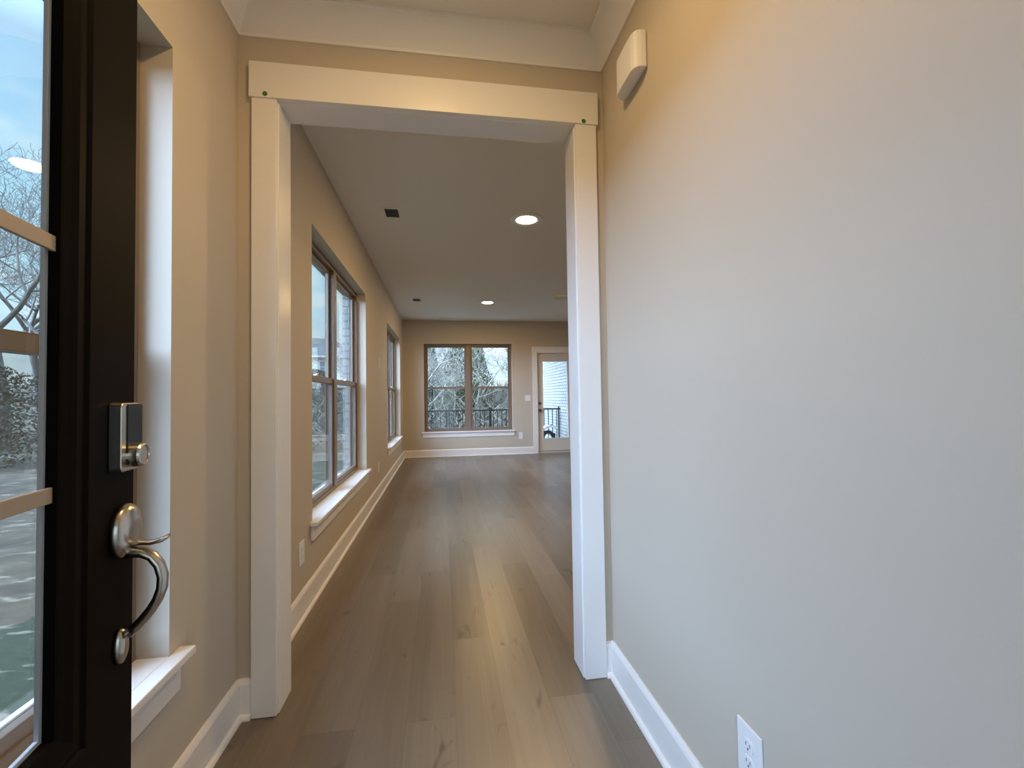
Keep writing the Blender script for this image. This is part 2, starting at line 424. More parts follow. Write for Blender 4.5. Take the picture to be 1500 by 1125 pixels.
w = mesh_wall(MB(), XBR, XE + 0.12, -0.02, H, YF, YF + 0.154, [WIN_F, DOOR_B], FF).build('wall_far', M['wall'], loc=(0, 0, 0))
tag(w, 'greige far wall with twin window and glazed back door', 'wall', kind='structure')
bk = mesh_wall(MB(), XOUT, XE + 0.2, -0.7, H + 0.3, YF + 0.155, YF + 0.225,
               [(WIN_F[0] + 0.022, WIN_F[1] - 0.022, WIN_F[2] - 0.03, WIN_F[3] - 0.015), (DOOR_B[0], DOOR_B[1], -0.02, DOOR_B[3])], FF).build('brick_facing', M['brick'], w)
bk['label'] = 'grey brick outer face of the wall'
w = mesh_wall(MB(), XL, XE, -0.02, H, YP, YPB, [(JL - 0.02, JR + 0.02, -0.03, JT + 0.02)], FF).build('wall_partition', M['wall'], loc=(0, 0, 0))
tag(w, 'greige partition wall around the wide white cased opening', 'wall', kind='structure')
w = MB().box((XR, YB - 0.16, -0.02), (XR + 0.12, YP, H)).build('wall_right', M['wall'], loc=(0, 0, 0))
tag(w, 'broad plain greige wall on the right of the entry', 'wall', kind='structure')
w = MB().box((XE, YPB, -0.02), (XE + 0.12, YF, H)).build('wall_east', M['wall'], loc=(0, 0, 0))
tag(w, 'plain wall closing the living room beyond the cased opening', 'wall', kind='structure')
DX0, DX1 = -0.40, 0.525
w = mesh_wall(MB(), XL, XR, -0.02, H, YB - 0.16, YB, [(DX0, DX1, -0.03, 2.06)], FF).build('wall_front', M['wall'], loc=(0, 0, 0))
tag(w, 'entry wall holding the open front doorway', 'wall', kind='structure')
w = MB().box((XBR + 0.001, YB - 0.16, -0.2), (XE, YF + 0.225, 0.0)).build('floor', M['floor'], loc=(0, 0, 0))
tag(w, 'grey-brown oak plank floor running from entry through living room', 'floor', kind='structure')
w = MB().box((XOUT, YB - 0.2, H), (XE + 0.2, YF + 0.225, H + 0.2)).build('ceiling', M['ceiling'], loc=(0, 0, 0))
tag(w, 'flat off-white ceiling over entry and living room', 'ceiling', kind='structure')

# crown moulding around the entry
def loop_profile(prof, x0, x1, y0, y1):
    mb = MB(); n = len(prof); vs = []
    for d, z in prof: vs += [(x0 + d, y0 + d, z), (x1 - d, y0 + d, z), (x1 - d, y1 - d, z), (x0 + d, y1 - d, z)]
    fs = []
    for i in range(n):
        j = (i + 1) % n
        for k in range(4):
            l = (k + 1) % 4
            fs.append((i * 4 + k, i * 4 + l, j * 4 + l, j * 4 + k))
    return mb.add(vs, fs)
t = loop_profile([(0, 2.618), (0.007, 2.618), (0.009, 2.628), (0.072, 2.728), (0.080, 2.730), (0.080, H), (0, H)], XL, XR, YB, YP).build('trim_1', M['crown'], loc=(0, 0, 0))
tag(t, 'flat white crown moulding around the top of the entry walls', 'crown moulding', kind='structure')

# baseboards with shoe moulding
BASE = [(0, 0), (0.027, 0), (0.027, 0.006), (0.024, 0.013), (0.018, 0.018), (0.014, 0.019), (0.014, 0.126), (0.0105, 0.136), (0.005, 0.1447), (0, 0.1447)]
def base_run(name, runs, label):
    mb = MB()
    for fn, a, b in runs: mb.extrude(BASE, fn, a, b)
    o = mb.build(name, M['trim'], loc=(0, 0, 0)); return tag(o, label, 'baseboard', kind='structure')
left = lambda d, z, t: (XL + d, t, z)
right = lambda d, z, t: (XR - d, t, z)
far = lambda d, z, t: (t, YF - d, z)
part = lambda d, z, t: (t, YP - d, z)
base_run('baseboard_left', [(left, YB, YP), (part, XL, JL - 0.0955)], 'white baseboard below the window beside the front door')
base_run('baseboard_right', [(right, YB, YP), (part, JR + 0.0985, XR)], 'white baseboard along the plain right entry wall')
base_run('baseboard_side', [(left, YPB, YF)], 'white baseboard along the living room window wall')
base_run('baseboard_far', [(far, XL, 1.845), (far, 2.82, XE)], 'white baseboard along the far wall beside the back door')

# cased opening
t = root('trim_2', (0, YP, 0), 'wide white casing around the opening into the living room', 'door casing', kind='structure')
MB().box((-0.729, YP - 0.026, 2.366), (0.679, YP, 2.5065)).build('header', M['trim'], t, 0.0015)
MB().box((-0.721, YP - 0.020, 0.002), (JL - 0.005, YP, 2.366)).build('side_casing', M['trim'], t, 0.0015)
MB().box((JR + 0.005, YP - 0.020, 0.002), (0.671, YP, 2.366)).build('side_casing', M['trim'], t, 0.0015)
MB().box((JL - 0.02, YP - 0.004, 0.002), (JL, YPB + 0.015, JT)).build('jamb', M['trim'], t, 0.001)
MB().box((JR, YP - 0.004, 0.002), (JR + 0.02, YPB + 0.015, JT)).build('jamb', M['trim'], t, 0.001)
MB().box((JL - 0.02, YP - 0.004, JT), (JR + 0.02, YPB + 0.015, JT + 0.02)).build('head_jamb', M['trim'], t, 0.001)
MB().box((-0.729, YPB, 2.366), (0.679, YPB + 0.02, 2.5065)).build('header', M['trim'], t, 0.0015)
MB().box((-0.721, YPB, 0.002), (JL - 0.02, YPB + 0.014, 2.366)).build('side_casing', M['trim'], t, 0.0015)
MB().box((JR + 0.02, YPB, 0.002), (0.671, YPB + 0.014, 2.366)).build('side_casing', M['trim'], t, 0.0015)

# ------------------------------------------------------------------ windows
def make_window(name, u0, u1, z0, z1, fn, label, twin, screen=True, drop=0.030):
    """fn(u, z, d): d is depth from the wall face, outward. Wall return 0.084 deep, then a tan vinyl frame."""
    base = fn((u0 + u1) / 2, z0, 0.09)
    r = root(name, base, label, 'window', kind='structure')
    B = lambda mb, a0, a1, b0, b1, d0, d1: mb.box((a0, b0, d0), (a1, b1, d1), lambda u, z, d: fn(u, z, d))
    ST = z0 + 0.022                                # top of the stool
    # stool and apron
    mb = MB(); B(mb, u0, u1, z0, ST, 0.0, 0.085); B(mb, u0 - 0.052, u1 + 0.052, z0, ST, -0.045, 0.0)
    mb.build('stool', M['trim'], r, 0.003)
    B(MB(), u0 - 0.03, u1 + 0.03, z0 - 0.09, z0, -0.016, 0.0).build('apron', M['trim'], r, 0.003)
    # outside ledge
    mb = MB()
    a0, a1 = u0 + 0.022, u1 - 0.022
    mb.add([fn(a0, z0 - 0.03, 0.15), fn(a1, z0 - 0.03, 0.15), fn(a1, z0 - 0.03, 0.262), fn(a0, z0 - 0.03, 0.262),
            fn(a0, z0 + 0.018, 0.15), fn(a1, z0 + 0.018, 0.15), fn(a1, z0 - 0.005, 0.262), fn(a0, z0 - 0.005, 0.262)],
           [(0, 1, 2, 3), (4, 5, 6, 7), (0, 1, 5, 4), (1, 2, 6, 5), (2, 3, 7, 6), (3, 0, 4, 7)])
    mb.build('outer_ledge', M['stone'], r)
    # frame
    fw = 0.038
    mb = MB()
    B(mb, u0, u0 + fw, ST, z1, 0.084, 0.152); B(mb, u1 - fw, u1, ST, z1, 0.084, 0.152)
    B(mb, u0 + fw, u1 - fw, z1 - fw, z1, 0.084, 0.152); B(mb, u0 + fw, u1 - fw, ST, ST + 0.028, 0.084, 0.152)
    mb.build('frame', M['tan'], r, 0.003)
    um = (u0 + u1) / 2
    bays = [(u0 + fw, u1 - fw)]
    if twin:
        B(MB(), um - 0.045, um + 0.045, ST + 0.028, z1 - fw, 0.080, 0.150).build('mullion', M['tan'], r, 0.004)
        bays = [(u0 + fw, um - 0.045), (um + 0.045, u1 - fw)]
    zb, zt = ST + 0.028, z1 - fw
    zm = (zb + zt) / 2 - drop
    for a, b in bays:
        s = 0.034
        def sash(nm, za, zc, da, db, top, bot, pane_d):
            mb = MB()
            B(mb, a, a + s, za, zc, da, db); B(mb, b - s, b, za, zc, da, db)
            B(mb, a + s, b - s, zc - top, zc, da, db); B(mb, a + s, b - s, za, za + bot, da, db)
            o = mb.build(nm, M['tan'], r, 0.003)
            B(MB(), a + s - 0.002, b - s + 0.002, za + bot - 0.002, zc - top + 0.002, pane_d, pane_d + 0.004).build('pane', M['glass'], o)
            return o
        sash('upper_sash', zm - 0.01, zt, 0.118, 0.140, 0.030, 0.034, 0.129)
        lo = sash('lower_sash', zb, zm + 0.024, 0.092, 0.116, 0.042, 0.034, 0.104)
        # sash lock on the meeting rail
        mb = MB(); uc = (a + b) / 2
        B(mb, uc - 0.03, uc + 0.03, zm + 0.024, zm + 0.034, 0.094, 0.114); B(mb, uc - 0.006, uc + 0.03, zm + 0.034, zm + 0.042, 0.094, 0.106)
        mb.build('sash_lock', M['cream'], lo, 0.002)
        if screen:
            sc = MB(); B(sc, a, a + 0.016, zb, zm, 0.142, 0.150); B(sc, b - 0.016, b, zb, zm, 0.142, 0.150)
            B(sc, a + 0.016, b - 0.016, zm - 0.016, zm, 0.142, 0.150); B(sc, a + 0.016, b - 0.016, zb, zb + 0.016, 0.142, 0.150)
            so = sc.build('screen_frame', M['tan'], r, 0.001)
            B(MB(), a + 0.014, b - 0.014, zb + 0.014, zm - 0.014, 0.1455, 0.1465).build('insect_screen', M['screen'], so)
    return r
WL = lambda u, z, d: (XL - d, u, z)
WF = lambda u, z, d: (u, YF + d, z)
make_window('window_1', *WIN_L[0], WL, 'single tan-framed window in the entry wall behind the open black door', False)
make_window('window_2', *WIN_L[1], WL, 'tall twin tan-framed window just beyond the cased opening', True)
make_window('window_3', *WIN_L[2], WL, 'tan-framed window in the left wall next to the far corner', True)
make_window('window_4', *WIN_F, WF, 'twin tan-framed window in the far wall looking onto bare trees', True, drop=0.004)

# ------------------------------------------------------------------ front door, open, outer face towards us
E0 = Vector((-0.53547654, 0.87364954, 0))
dd = Vector((-0.14834045, 0.98893635, 0)); dn = Vector((0.98893635, 0.14834045, 0))
DP = lambda s, z, w: E0 - dd * s + dn * w + Vector((0, 0, z))      # s from the free edge, w out of the outer face
DWID, DTH = 0.914, 0.045
GB, GT = 0.752, 1.90          # glass opening
D1 = root('door_1', DP(DWID, 0, -0.02), 'black front door with tall divided glass, swung open on the left', 'door', kind='structure')
def DB(mb, s0, s1, z0, z1, w0, w1): return mb.box((s0, z0, w0), (s1, z1, w1), lambda s, z, w: DP(s, z, w))
SW = 0.197
mb = MB()
for wa, wb, q in ((-0.020, 0, 0.0), (-DTH, -0.020, 0.055)):       # the rebate behind the glass is wider than the front sight line
    DB(mb, 0, SW - q, 0.012, 2.035, wa, wb); DB(mb, DWID - SW + q, DWID, 0.012, 2.035, wa, wb)
    DB(mb, SW - q, DWID - SW + q, GT + q, 2.035, wa, wb); DB(mb, SW - q, DWID - SW + q, 0.012, GB - q, wa, wb)
mb.build('leaf', M['black'], D1, 0.002)
mb = MB()                                           # raised moulding round the glass: a frame with stepped profile
def ring(mb, s0, s1, z0, z1, prof):
    """prof: (inset, w) closed loop"""
    n = len(prof); vs = []
    for i, w in prof: vs += [DP(s0 + i, z0 + i, w), DP(s1 - i, z0 + i, w), DP(s1 - i, z1 - i, w), DP(s0 + i, z1 - i, w)]
    fs = [(i * 4 + k, i * 4 + (k + 1) % 4, ((i + 1) % n) * 4 + (k + 1) % 4, ((i + 1) % n) * 4 + k) for i in range(n) for k in range(4)]
    return mb.add(vs, fs)
ring(mb, SW - 0.064, DWID - SW + 0.064, GB - 0.064, GT + 0.064,
     [(0, 0), (0.002, 0.005), (0.008, 0.009), (0.015, 0.009), (0.019, 0.005), (0.026, 0.005), (0.030, 0.008), (0.042, 0.008), (0.052, 0.004), (0.062, 0.001), (0.064, 0.0), (0.064, -0.001)])
mb.build('glass_moulding', M['black'], D1)
mb = MB(); ring(mb, 0.14, 0.774, 0.14, 0.58, [(0, 0), (0.004, 0.006), (0.012, 0.009), (0.024, 0.004), (0.032, -0.003), (0.032, -0.006), (0, -0.006)]); mb.build('panel_moulding', M['black'], D1)
g = DB(MB(), SW - 0.004, DWID - SW + 0.004, GB - 0.004, GT + 0.004, -0.0125, -0.011).build('glass_pane', M['doorglass'], D1)
mb = MB(); ring(mb, SW, DWID - SW, GB, GT, [(-0.001, -0.0185), (0.006, -0.0185), (0.006, -0.0135), (-0.001, -0.0135)]); mb.build('glass_spacer', M['spacer'], g)
for zc in (1.0705, 1.4055):
    DB(MB(), SW + 0.0, DWID - SW, zc - 0.0105, zc + 0.0105, -0.0108, -0.005).build('glazing_bar', M['bar'], D1, 0.001)
DB(MB(), 0.45, 0.464, GB, GT, -0.0108, -0.0055).build('glazing_bar', M['bar'], D1, 0.001)
# hinges
for z in (0.25, 1.02, 1.80):
    MB().tube([DP(DWID + 0.004, z - 0.05, -DTH - 0.003), DP(DWID + 0.004, z + 0.05, -DTH - 0.003)], 0.007).build('hinge', M['nickel'], D1, smooth=True)
# keypad deadbolt
def rounded(s0, s1, z0, z1, r, n=6, arch=0.0):
    pts = []
    for cx, cz, a0 in ((s1 - r, z1 - r, 0), (s0 + r, z1 - r, 90), (s0 + r, z0 + r, 180), (s1 - r, z0 + r, 270)):
        for k in range(n + 1):
            a = math.radians(a0 + 90 * k / n); x = cx + r * math.cos(a); y = cz + r * math.sin(a)
            if arch:
                q = 1 - ((x - (s0 + s1) / 2) / ((s1 - s0) / 2)) ** 2
                y += arch * q if y > (z0 + z1) / 2 else -arch * q
            pts.append((x, y))
    return pts
def slab(mb, outline, w0, w1, ins=0.0):
    n = len(outline); cx = sum(p[0] for p in outline) / n; cz = sum(p[1] for p in outline) / n
    vs = [DP(s, z, w0) for s, z in outline] + [DP(cx + (s - cx) * (1 - ins), cz + (z - cz) * (1 - ins), w1) for s, z in outline]
    fs = [(i, (i + 1) % n, n + (i + 1) % n, n + i) for i in range(n)] + [tuple(range(n)), tuple(range(2 * n - 1, n - 1, -1))]
    return mb.add(vs, fs)
K = slab(MB(), rounded(0.014, 0.081, 1.080, 1.190, 0.007, arch=0.005), 0.0, 0.017, 0.03).build('keypad_lock', M['nickel'], D1, 0.0012)
slab(MB(), rounded(0.0165, 0.0635, 1.090, 1.188, 0.004, arch=0.003), 0.016, 0.0185).build('touch_panel', M['pad'], K)
MB().lathe(DP(0.044, 1.104, 0.0), dn, [(0.020, 0.012), (0.020, 0.030), (0.0185, 0.033), (0.0165, 0.034), (0.0160, 0.032), (0.006, 0.032)], 28).build('cylinder', M['nickel'], K, smooth=False)
# handleset
Hs = MB().lathe(DP(0.038, 0.978, 0), dn, [(0.040, 0), (0.0405, 0.006), (0.038, 0.012), (0.031, 0.017), (0.018, 0.020), (0.004, 0.0205)], 32, 1.0, 1.12).build('handleset', M['nickel'], D1, smooth=True)
# thumb latch: a thin tongue
prof = [(0.012, 0.958), (0.030, 0.958), (0.046, 0.957), (0.060, 0.960), (0.069, 0.9655)]
mb = MB(); mb.tube([DP(0.046, z, w) for w, z in prof], [(0.006, 0.0045), (0.007, 0.0045), (0.011, 0.0042), (0.012, 0.004), (0.008, 0.003)], 14, flat=(0, 0, 1)); mb.build('thumb_latch', M['nickel'], Hs, smooth=True)
path = [(0.006, 0.944), (0.018, 0.944), (0.032, 0.942), (0.046, 0.934), (0.056, 0.919), (0.061, 0.900), (0.060, 0.880), (0.054, 0.862), (0.045, 0.846), (0.034, 0.832), (0.024, 0.821), (0.014, 0.812)]
rad = [(a * 1.12, b * 1.55) for a, b in [(0.010, 0.007), (0.010, 0.0062), (0.0105, 0.0055), (0.011, 0.005), (0.011, 0.005), (0.0112, 0.005), (0.011, 0.005), (0.0105, 0.005), (0.0095, 0.005), (0.0085, 0.005), (0.008, 0.005), (0.0085, 0.005)]]
mb = MB(); mb.tube([DP(0.046, z, w) for w, z in path], rad, 16, flat=(0, 0, 1)); mb.build('pull_grip', M['nickel'], Hs, smooth=True)
MB().lathe(DP(0.047, 0.793, 0), dn, [(0.016, 0), (0.0165, 0.003), (0.015, 0.008), (0.010, 0.0115), (0.003, 0.0125)], 28, 0.95, 1.75).build('grip_foot', M['nickel'], Hs, smooth=True)
# inside knob
MB().lathe(DP(0.055, 0.955, -DTH), -dn, [(0.032, 0), (0.032, 0.006), (0.028, 0.010), (0.012, 0.012), (0.011, 0.018), (0.020, 0.023), (0.022, 0.030), (0.018, 0.037), (0.006, 0.040)], 28).build('inside_knob', M['nickel'], D1, smooth=True)
# unseen roof and side wall, added to hold back daylight at the front door
o = MB().box((-0.80, -2.4, 2.55), (2.2, YB - 0.2, 2.70)).build('added_shade_roof', M['crown']); tag(o, 'unseen white slab added to keep sky light off the front doorway', 'added shade roof', kind='structure')
o = MB().box((XOUT, -1.9, -0.7), (-0.80, YB - 0.205, 2.75)).build('wall_light_block', M['brick'], loc=(0, 0, 0)); tag(o, 'unseen brick wall added to block daylight at the front doorway', 'wall', kind='structure')  # added out of view to cut doorway daylight from the left
# front door jamb
t = root('trim_3', (DX0, YB, 0), 'white frame of the front doorway beside the hinges', 'door frame', kind='structure')
for a, b in ((DX0 - 0.0, DX0 + 0.018), (DX1 - 0.018, DX1)): MB().box((a, YB - 0.16, 0), (b, YB, 2.042)).build('jamb', M['trim'], t)
MB().box((DX0, YB - 0.16, 2.042), (DX1, YB, 2.06)).build('head_jamb', M['trim'], t)

# ------------------------------------------------------------------ back door
D2 = root('door_2', (2.345, YF, 0), 'cream back door with one tall glass pane and bronze knobs', 'door', kind='structure')
X0, X1 = 1.956, 2.718
mb = MB()
y0, y1 = YF + 0.030, YF + 0.075
GX0, GX1, GZ0, GZ1 = 2.066, 2.603, 0.305, 1.905
mb.box((X0, y0, 0.042), (GX0, y1, 2.078)); mb.box((GX1, y0, 0.042), (X1, y1, 2.078)); mb.box((GX0, y0, GZ1), (GX1, y1, 2.078)); mb.box((GX0, y0, 0.042), (GX1, y1, GZ0))
mb.build('leaf', M['doorcream'], D2, 0.002)
mb = MB()
def fr(mb, x0, x1, z0, z1, wd, ya, yb):
    mb.box((x0, ya, z0), (x0 + wd, yb, z1)); mb.box((x1 - wd, ya, z0), (x1, yb, z1)); mb.box((x0 + wd, ya, z1 - wd), (x1 - wd, yb, z1)); mb.box((x0 + wd, ya, z0), (x1 - wd, yb, z0 + wd)); return mb
fr(mb, GX0 - 0.028, GX1 + 0.028, GZ0 - 0.028, GZ1 + 0.028, 0.030, y0 - 0.009, y0).build('glass_frame', M['doorcream'], D2, 0.003)
MB().box((GX0, y0 + 0.018, GZ0), (GX1, y0 + 0.022, GZ1)).build('glass_pane', M['glass'], D2)
for nm, z, prof in (('deadbolt', 1.030, [(0.031, 0), (0.031, 0.006), (0.024, 0.014), (0.008, 0.016)]),
                    ('door_knob', 0.886, [(0.032, 0), (0.031, 0.006), (0.013, 0.010), (0.012, 0.026), (0.024, 0.034), (0.029, 0.046), (0.026, 0.058), (0.012, 0.064)])):
    k = MB().lathe((2.000, y0, z), (0, -1, 0), prof, 28).build(nm, M['bronze'], D2, smooth=True)
    if nm == 'deadbolt': MB().box((1.996, y0 - 0.030, z - 0.014), (2.004, y0 - 0.014, z + 0.014)).build('thumb_turn', M['bronze'], k, 0.002)
MB().box((X0 - 0.02, YF + 0.005, 0.0), (X1 + 0.02, YF + 0.15, 0.030)).build('threshold', M['doorcream'], D2, 0.003)
MB().box((X0 + 0.002, y0 + 0.004, 0.031), (X1 - 0.002, y1, 0.041)).build('door_sweep', M['iron'], D2)
t = root('trim_4', (2.345, YF, 0), 'cream casing around the glazed back door', 'door casing', kind='structure')
MB().box((1.839, YF - 0.024, 2.085), (2.835, YF, 2.213)).build('header', M['trim'], t, 0.0015)
MB().box((1.847, YF - 0.019, 0.0), (1.948, YF, 2.085)).build('side_casing', M['trim'], t, 0.0015)
MB().box((2.726, YF - 0.019, 0.0), (2.827, YF, 2.085)).build('side_casing', M['trim'], t, 0.0015)
mb = MB(); mb.box((1.930, YF, 0), (1.953, YF + 0.15, 2.10)); mb.box((2.721, YF, 0), (2.735, YF + 0.15, 2.10)); mb.box((1.953, YF, 2.081), (2.721, YF + 0.15, 2.10)); mb.build('jamb', M['trim'], t)

# ------------------------------------------------------------------ wall plates
def outlet(u, z, fn, wd, hg, label, mat='plastic', group=None):
    """fn(u,z,d): d out of the wall"""
    r = root('wall_outlet', fn(u, z, 0), label, 'outlet', group)
    bx = lambda mb, a0, a1, b0, b1, d0, d1: mb.box((a0, b0, d0), (a1, b1, d1), lambda p, q, d: fn(p, q, d))
    bx(MB(), u - wd / 2, u + wd / 2, z - hg / 2, z + hg / 2, 0, 0.006).build('plate', M[mat], r, 0.0035, segs=3)
    for s in (1, -1):
        zc = z + s * 0.0195
        pts = []
        for k in range(24):
            a = 2 * math.pi * k / 24; pts.append((u + 0.0175 * math.cos(a), zc + max(-0.0135, min(0.0135, 0.0175 * math.sin(a)))))
        n = 24
        mb = MB(); mb.add([fn(p, q, 0.005) for p, q in pts] + [fn(p, q, 0.0085) for p, q in pts], [(i, (i + 1) % n, n + (i + 1) % n, n + i) for i in range(n)] + [tuple(range(n, 2 * n))])
        f = mb.build('receptacle', M[mat], r)
        mb = MB(); bx(mb, u - 0.0075, u - 0.0055, zc - 0.002, zc + 0.007, 0.0080, 0.0088); bx(mb, u + 0.0055, u + 0.0075, zc - 0.002, zc + 0.006, 0.0080, 0.0088); bx(mb, u - 0.0022, u + 0.0022, zc - 0.010, zc - 0.0055, 0.0080, 0.0088)
        mb.build('slots', M['slot'], f)
    c = Vector(fn(u, z, 0.0055)); ax = Vector(fn(u, z, 1)) - Vector(fn(u, z, 0))
    MB().lathe(c, ax, [(0.0032, 0), (0.003, 0.0012), (0.001, 0.0015)], 12).build('screw', M[mat], r)
    return r
PR = lambda u, z, d: (XR - d, u, z)
PL_ = lambda u, z, d: (XL + d, u, z)
PF = lambda u, z, d: (u, YF - d, z)
outlet(0.972, 0.342, PR, 0.084, 0.128, 'white outlet low on the broad right entry wall')
outlet(2.605, 0.352, PL_, 0.084, 0.124, 'outlet low on left wall just past the cased opening')
outlet(5.55, 0.365, PL_, 0.084, 0.124, 'outlet on left wall between the two living room windows')
outlet(1.581, 0.378, PF, 0.078, 0.135, 'outlet on far wall between window and back door')
r = root('light_switch', PF(1.737, 1.148, 0), 'double light switch on far wall beside the back door', 'light switch')
MB().box((1.737 - 0.0575, 1.148 - 0.0615, 0), (1.737 + 0.0575, 1.148 + 0.0615, 0.006), lambda p, q, d: PF(p, q, d)).build('plate', M['plastic'], r, 0.0035)
for s in (-1, 1):
    MB().box((1.737 + s * 0.023 - 0.0165, 1.148 - 0.033, 0.004), (1.737 + s * 0.023 + 0.0165, 1.148 + 0.033, 0.009), lambda p, q, d: PF(p, q, d)).build('rocker', M['plastic'], r, 0.002)
r = root('wall_control', PL_(5.62, 1.625, 0), 'small cream wall plate high between the two living room windows', 'wall control')
MB().box((5.62 - 0.04, 1.625 - 0.062, 0), (5.62 + 0.04, 1.625 + 0.062, 0.007), lambda p, q, d: PL_(p, q, d)).build('plate', M['cream'], r, 0.0035)
MB().box((5.62 - 0.017, 1.625 - 0.033, 0.005), (5.62 + 0.017, 1.625 + 0.033, 0.011), lambda p, q, d: PL_(p, q, d)).build('rocker', M['cream'], r, 0.002)

# door chime box on the right wall
r = root('door_chime', (XR, 1.50, 2.30), 'white rounded box mounted high on the right wall near the ceiling', 'door chime')
mb = MB()
ya, yb, za, zb = 1.402, 1.585, 2.318, 2.448
dp = 0.050
pts = [(0.0, ya), (0.020, ya + 0.001), (0.034, ya + 0.006), (0.044, ya + 0.017), (0.049, ya + 0.032), (dp, ya + 0.055), (dp, yb - 0.055), (0.049, yb - 0.032), (0.044, yb - 0.017), (0.034, yb - 0.006), (0.020, yb - 0.001), (0.0, yb)]
n = len(pts)
mb.add([(XR - 0.006 - d * 0.9, y, z) for z in (za, zb) for d, y in pts], [(i, (i + 1) % n, n + (i + 1) % n, n + i) for i in range(n)] + [tuple(range(n)), tuple(range(2 * n - 1, n - 1, -1))])
mb.build('cover', M['plastic'], r, 0.003)
MB().box((XR - 0.008, ya + 0.006, za + 0.004), (XR, yb - 0.006, zb - 0.004)).build('back_plate', M['plastic'], r)

# green round stickers on the header
for x, z, lab in ((-0.670, 2.3795, 'round green sticker on the left end of the opening header'), (0.614, 2.3765, 'round green sticker on the right end of the opening header')):
    o = MB().lathe((x, YP - 0.0262, z), (0, -1, 0), [(0.0095, 0), (0.0095, 0.0004)], 24).build('round_sticker', M['green'])
    tag(o, lab, 'sticker', 'green stickers on the opening header')

# ------------------------------------------------------------------ ceiling fixtures
def can_light(x, y, watts, label, group):
    r = root('recessed_light', (x, y, H), label, 'ceiling light', group)
    mb = MB(); n = 48
    prof = [(0.148, 0.0), (0.148, -0.004), (0.140, -0.008), (0.105, -0.008), (0.092, -0.004), (0.088, 0.0)]
    vs = [(x + rr * math.cos(2 * math.pi * k / n), y + rr * math.sin(2 * math.pi * k / n), H + h) for rr, h in prof for k in range(n)]
    fs = [(i * n + k, i * n + (k + 1) % n, ((i + 1) % len(prof)) * n + (k + 1) % n, ((i + 1) % len(prof)) * n + k) for i in range(len(prof) - 1) for k in range(n)]
    mb.add(vs, fs).build('trim_ring', M['crown'], r, smooth=True)
    MB().lathe((x, y, H), (0, 0, -1), [(0.090, 0.0), (0.090, 0.003), (0.07, 0.006), (0.02, 0.008)], 40).build('lens', M['lamp'], r, smooth=True)
    ld = bpy.data.lights.new('can_lamp', 'AREA'); ld.shape = 'DISK'; ld.size = 0.16; ld.energy = watts; ld.color = LAMP_COLOR
    lo = bpy.data.objects.new('can_lamp', ld); COL.objects.link(lo); lo.parent = r; lo.location = (0, 0, -0.012)
    return r
can_light(0.743, 3.80, LAMP_ROOM, 'lit recessed ceiling light, the one nearer the cased opening', 'recessed ceiling lights')
can_light(0.743, 7.26, LAMP_ROOM, 'lit recessed ceiling light, the one nearer the far window', 'recessed ceiling lights')
can_light(-0.02, 0.95, LAMP_FOYER, 'lit recessed light in the entry ceiling above the front door', 'recessed ceiling lights')

def vent(x, y, label):
    r = root('ceiling_vent', (x, y, H), label, 'ceiling vent', 'ceiling vents along the window wall')
    wx, wy = 0.055, 0.085
    mb = MB(); z0, z1 = H - 0.005, H
    a = 0.018
    for bx in (((x - wx - a, y - wy - a), (x - wx, y + wy + a)), ((x + wx, y - wy - a), (x + wx + a, y + wy + a)), ((x - wx, y - wy - a), (x + wx, y - wy)), ((x - wx, y + wy), (x + wx, y + wy + a))):
        mb.box((*bx[0], z0), (*bx[1], z1))
    mb.build('frame', M['ceiling'], r, 0.001)
    MB().box((x - wx, y - wy, H - 0.0008), (x + wx, y + wy, H)).build('duct_opening', M['duct'], r)
    for k in range(5):
        xx = x - wx + (k + 0.5) * 2 * wx / 5
        mb = MB(); mb.add([(xx - 0.006, y - wy, H - 0.001), (xx + 0.006, y - wy, H - 0.0048), (xx + 0.006, y + wy, H - 0.0048), (xx - 0.006, y + wy, H - 0.001),
                           (xx - 0.005, y - wy, H - 0.0005), (xx + 0.007, y - wy, H - 0.0040), (xx + 0.007, y + wy, H - 0.0040), (xx - 0.005, y + wy, H - 0.0005)],
                          [(0, 1, 2, 3), (7, 6, 5, 4), (0, 4, 5, 1), (3, 2, 6, 7), (0, 3, 7, 4), (1, 5, 6, 2)])
        mb.build('louvre', M['duct'], r)
vent(-0.405, 3.79, 'dark ceiling vent nearer the cased opening')
vent(-0.395, 7.15, 'small dark ceiling vent nearer the far corner')

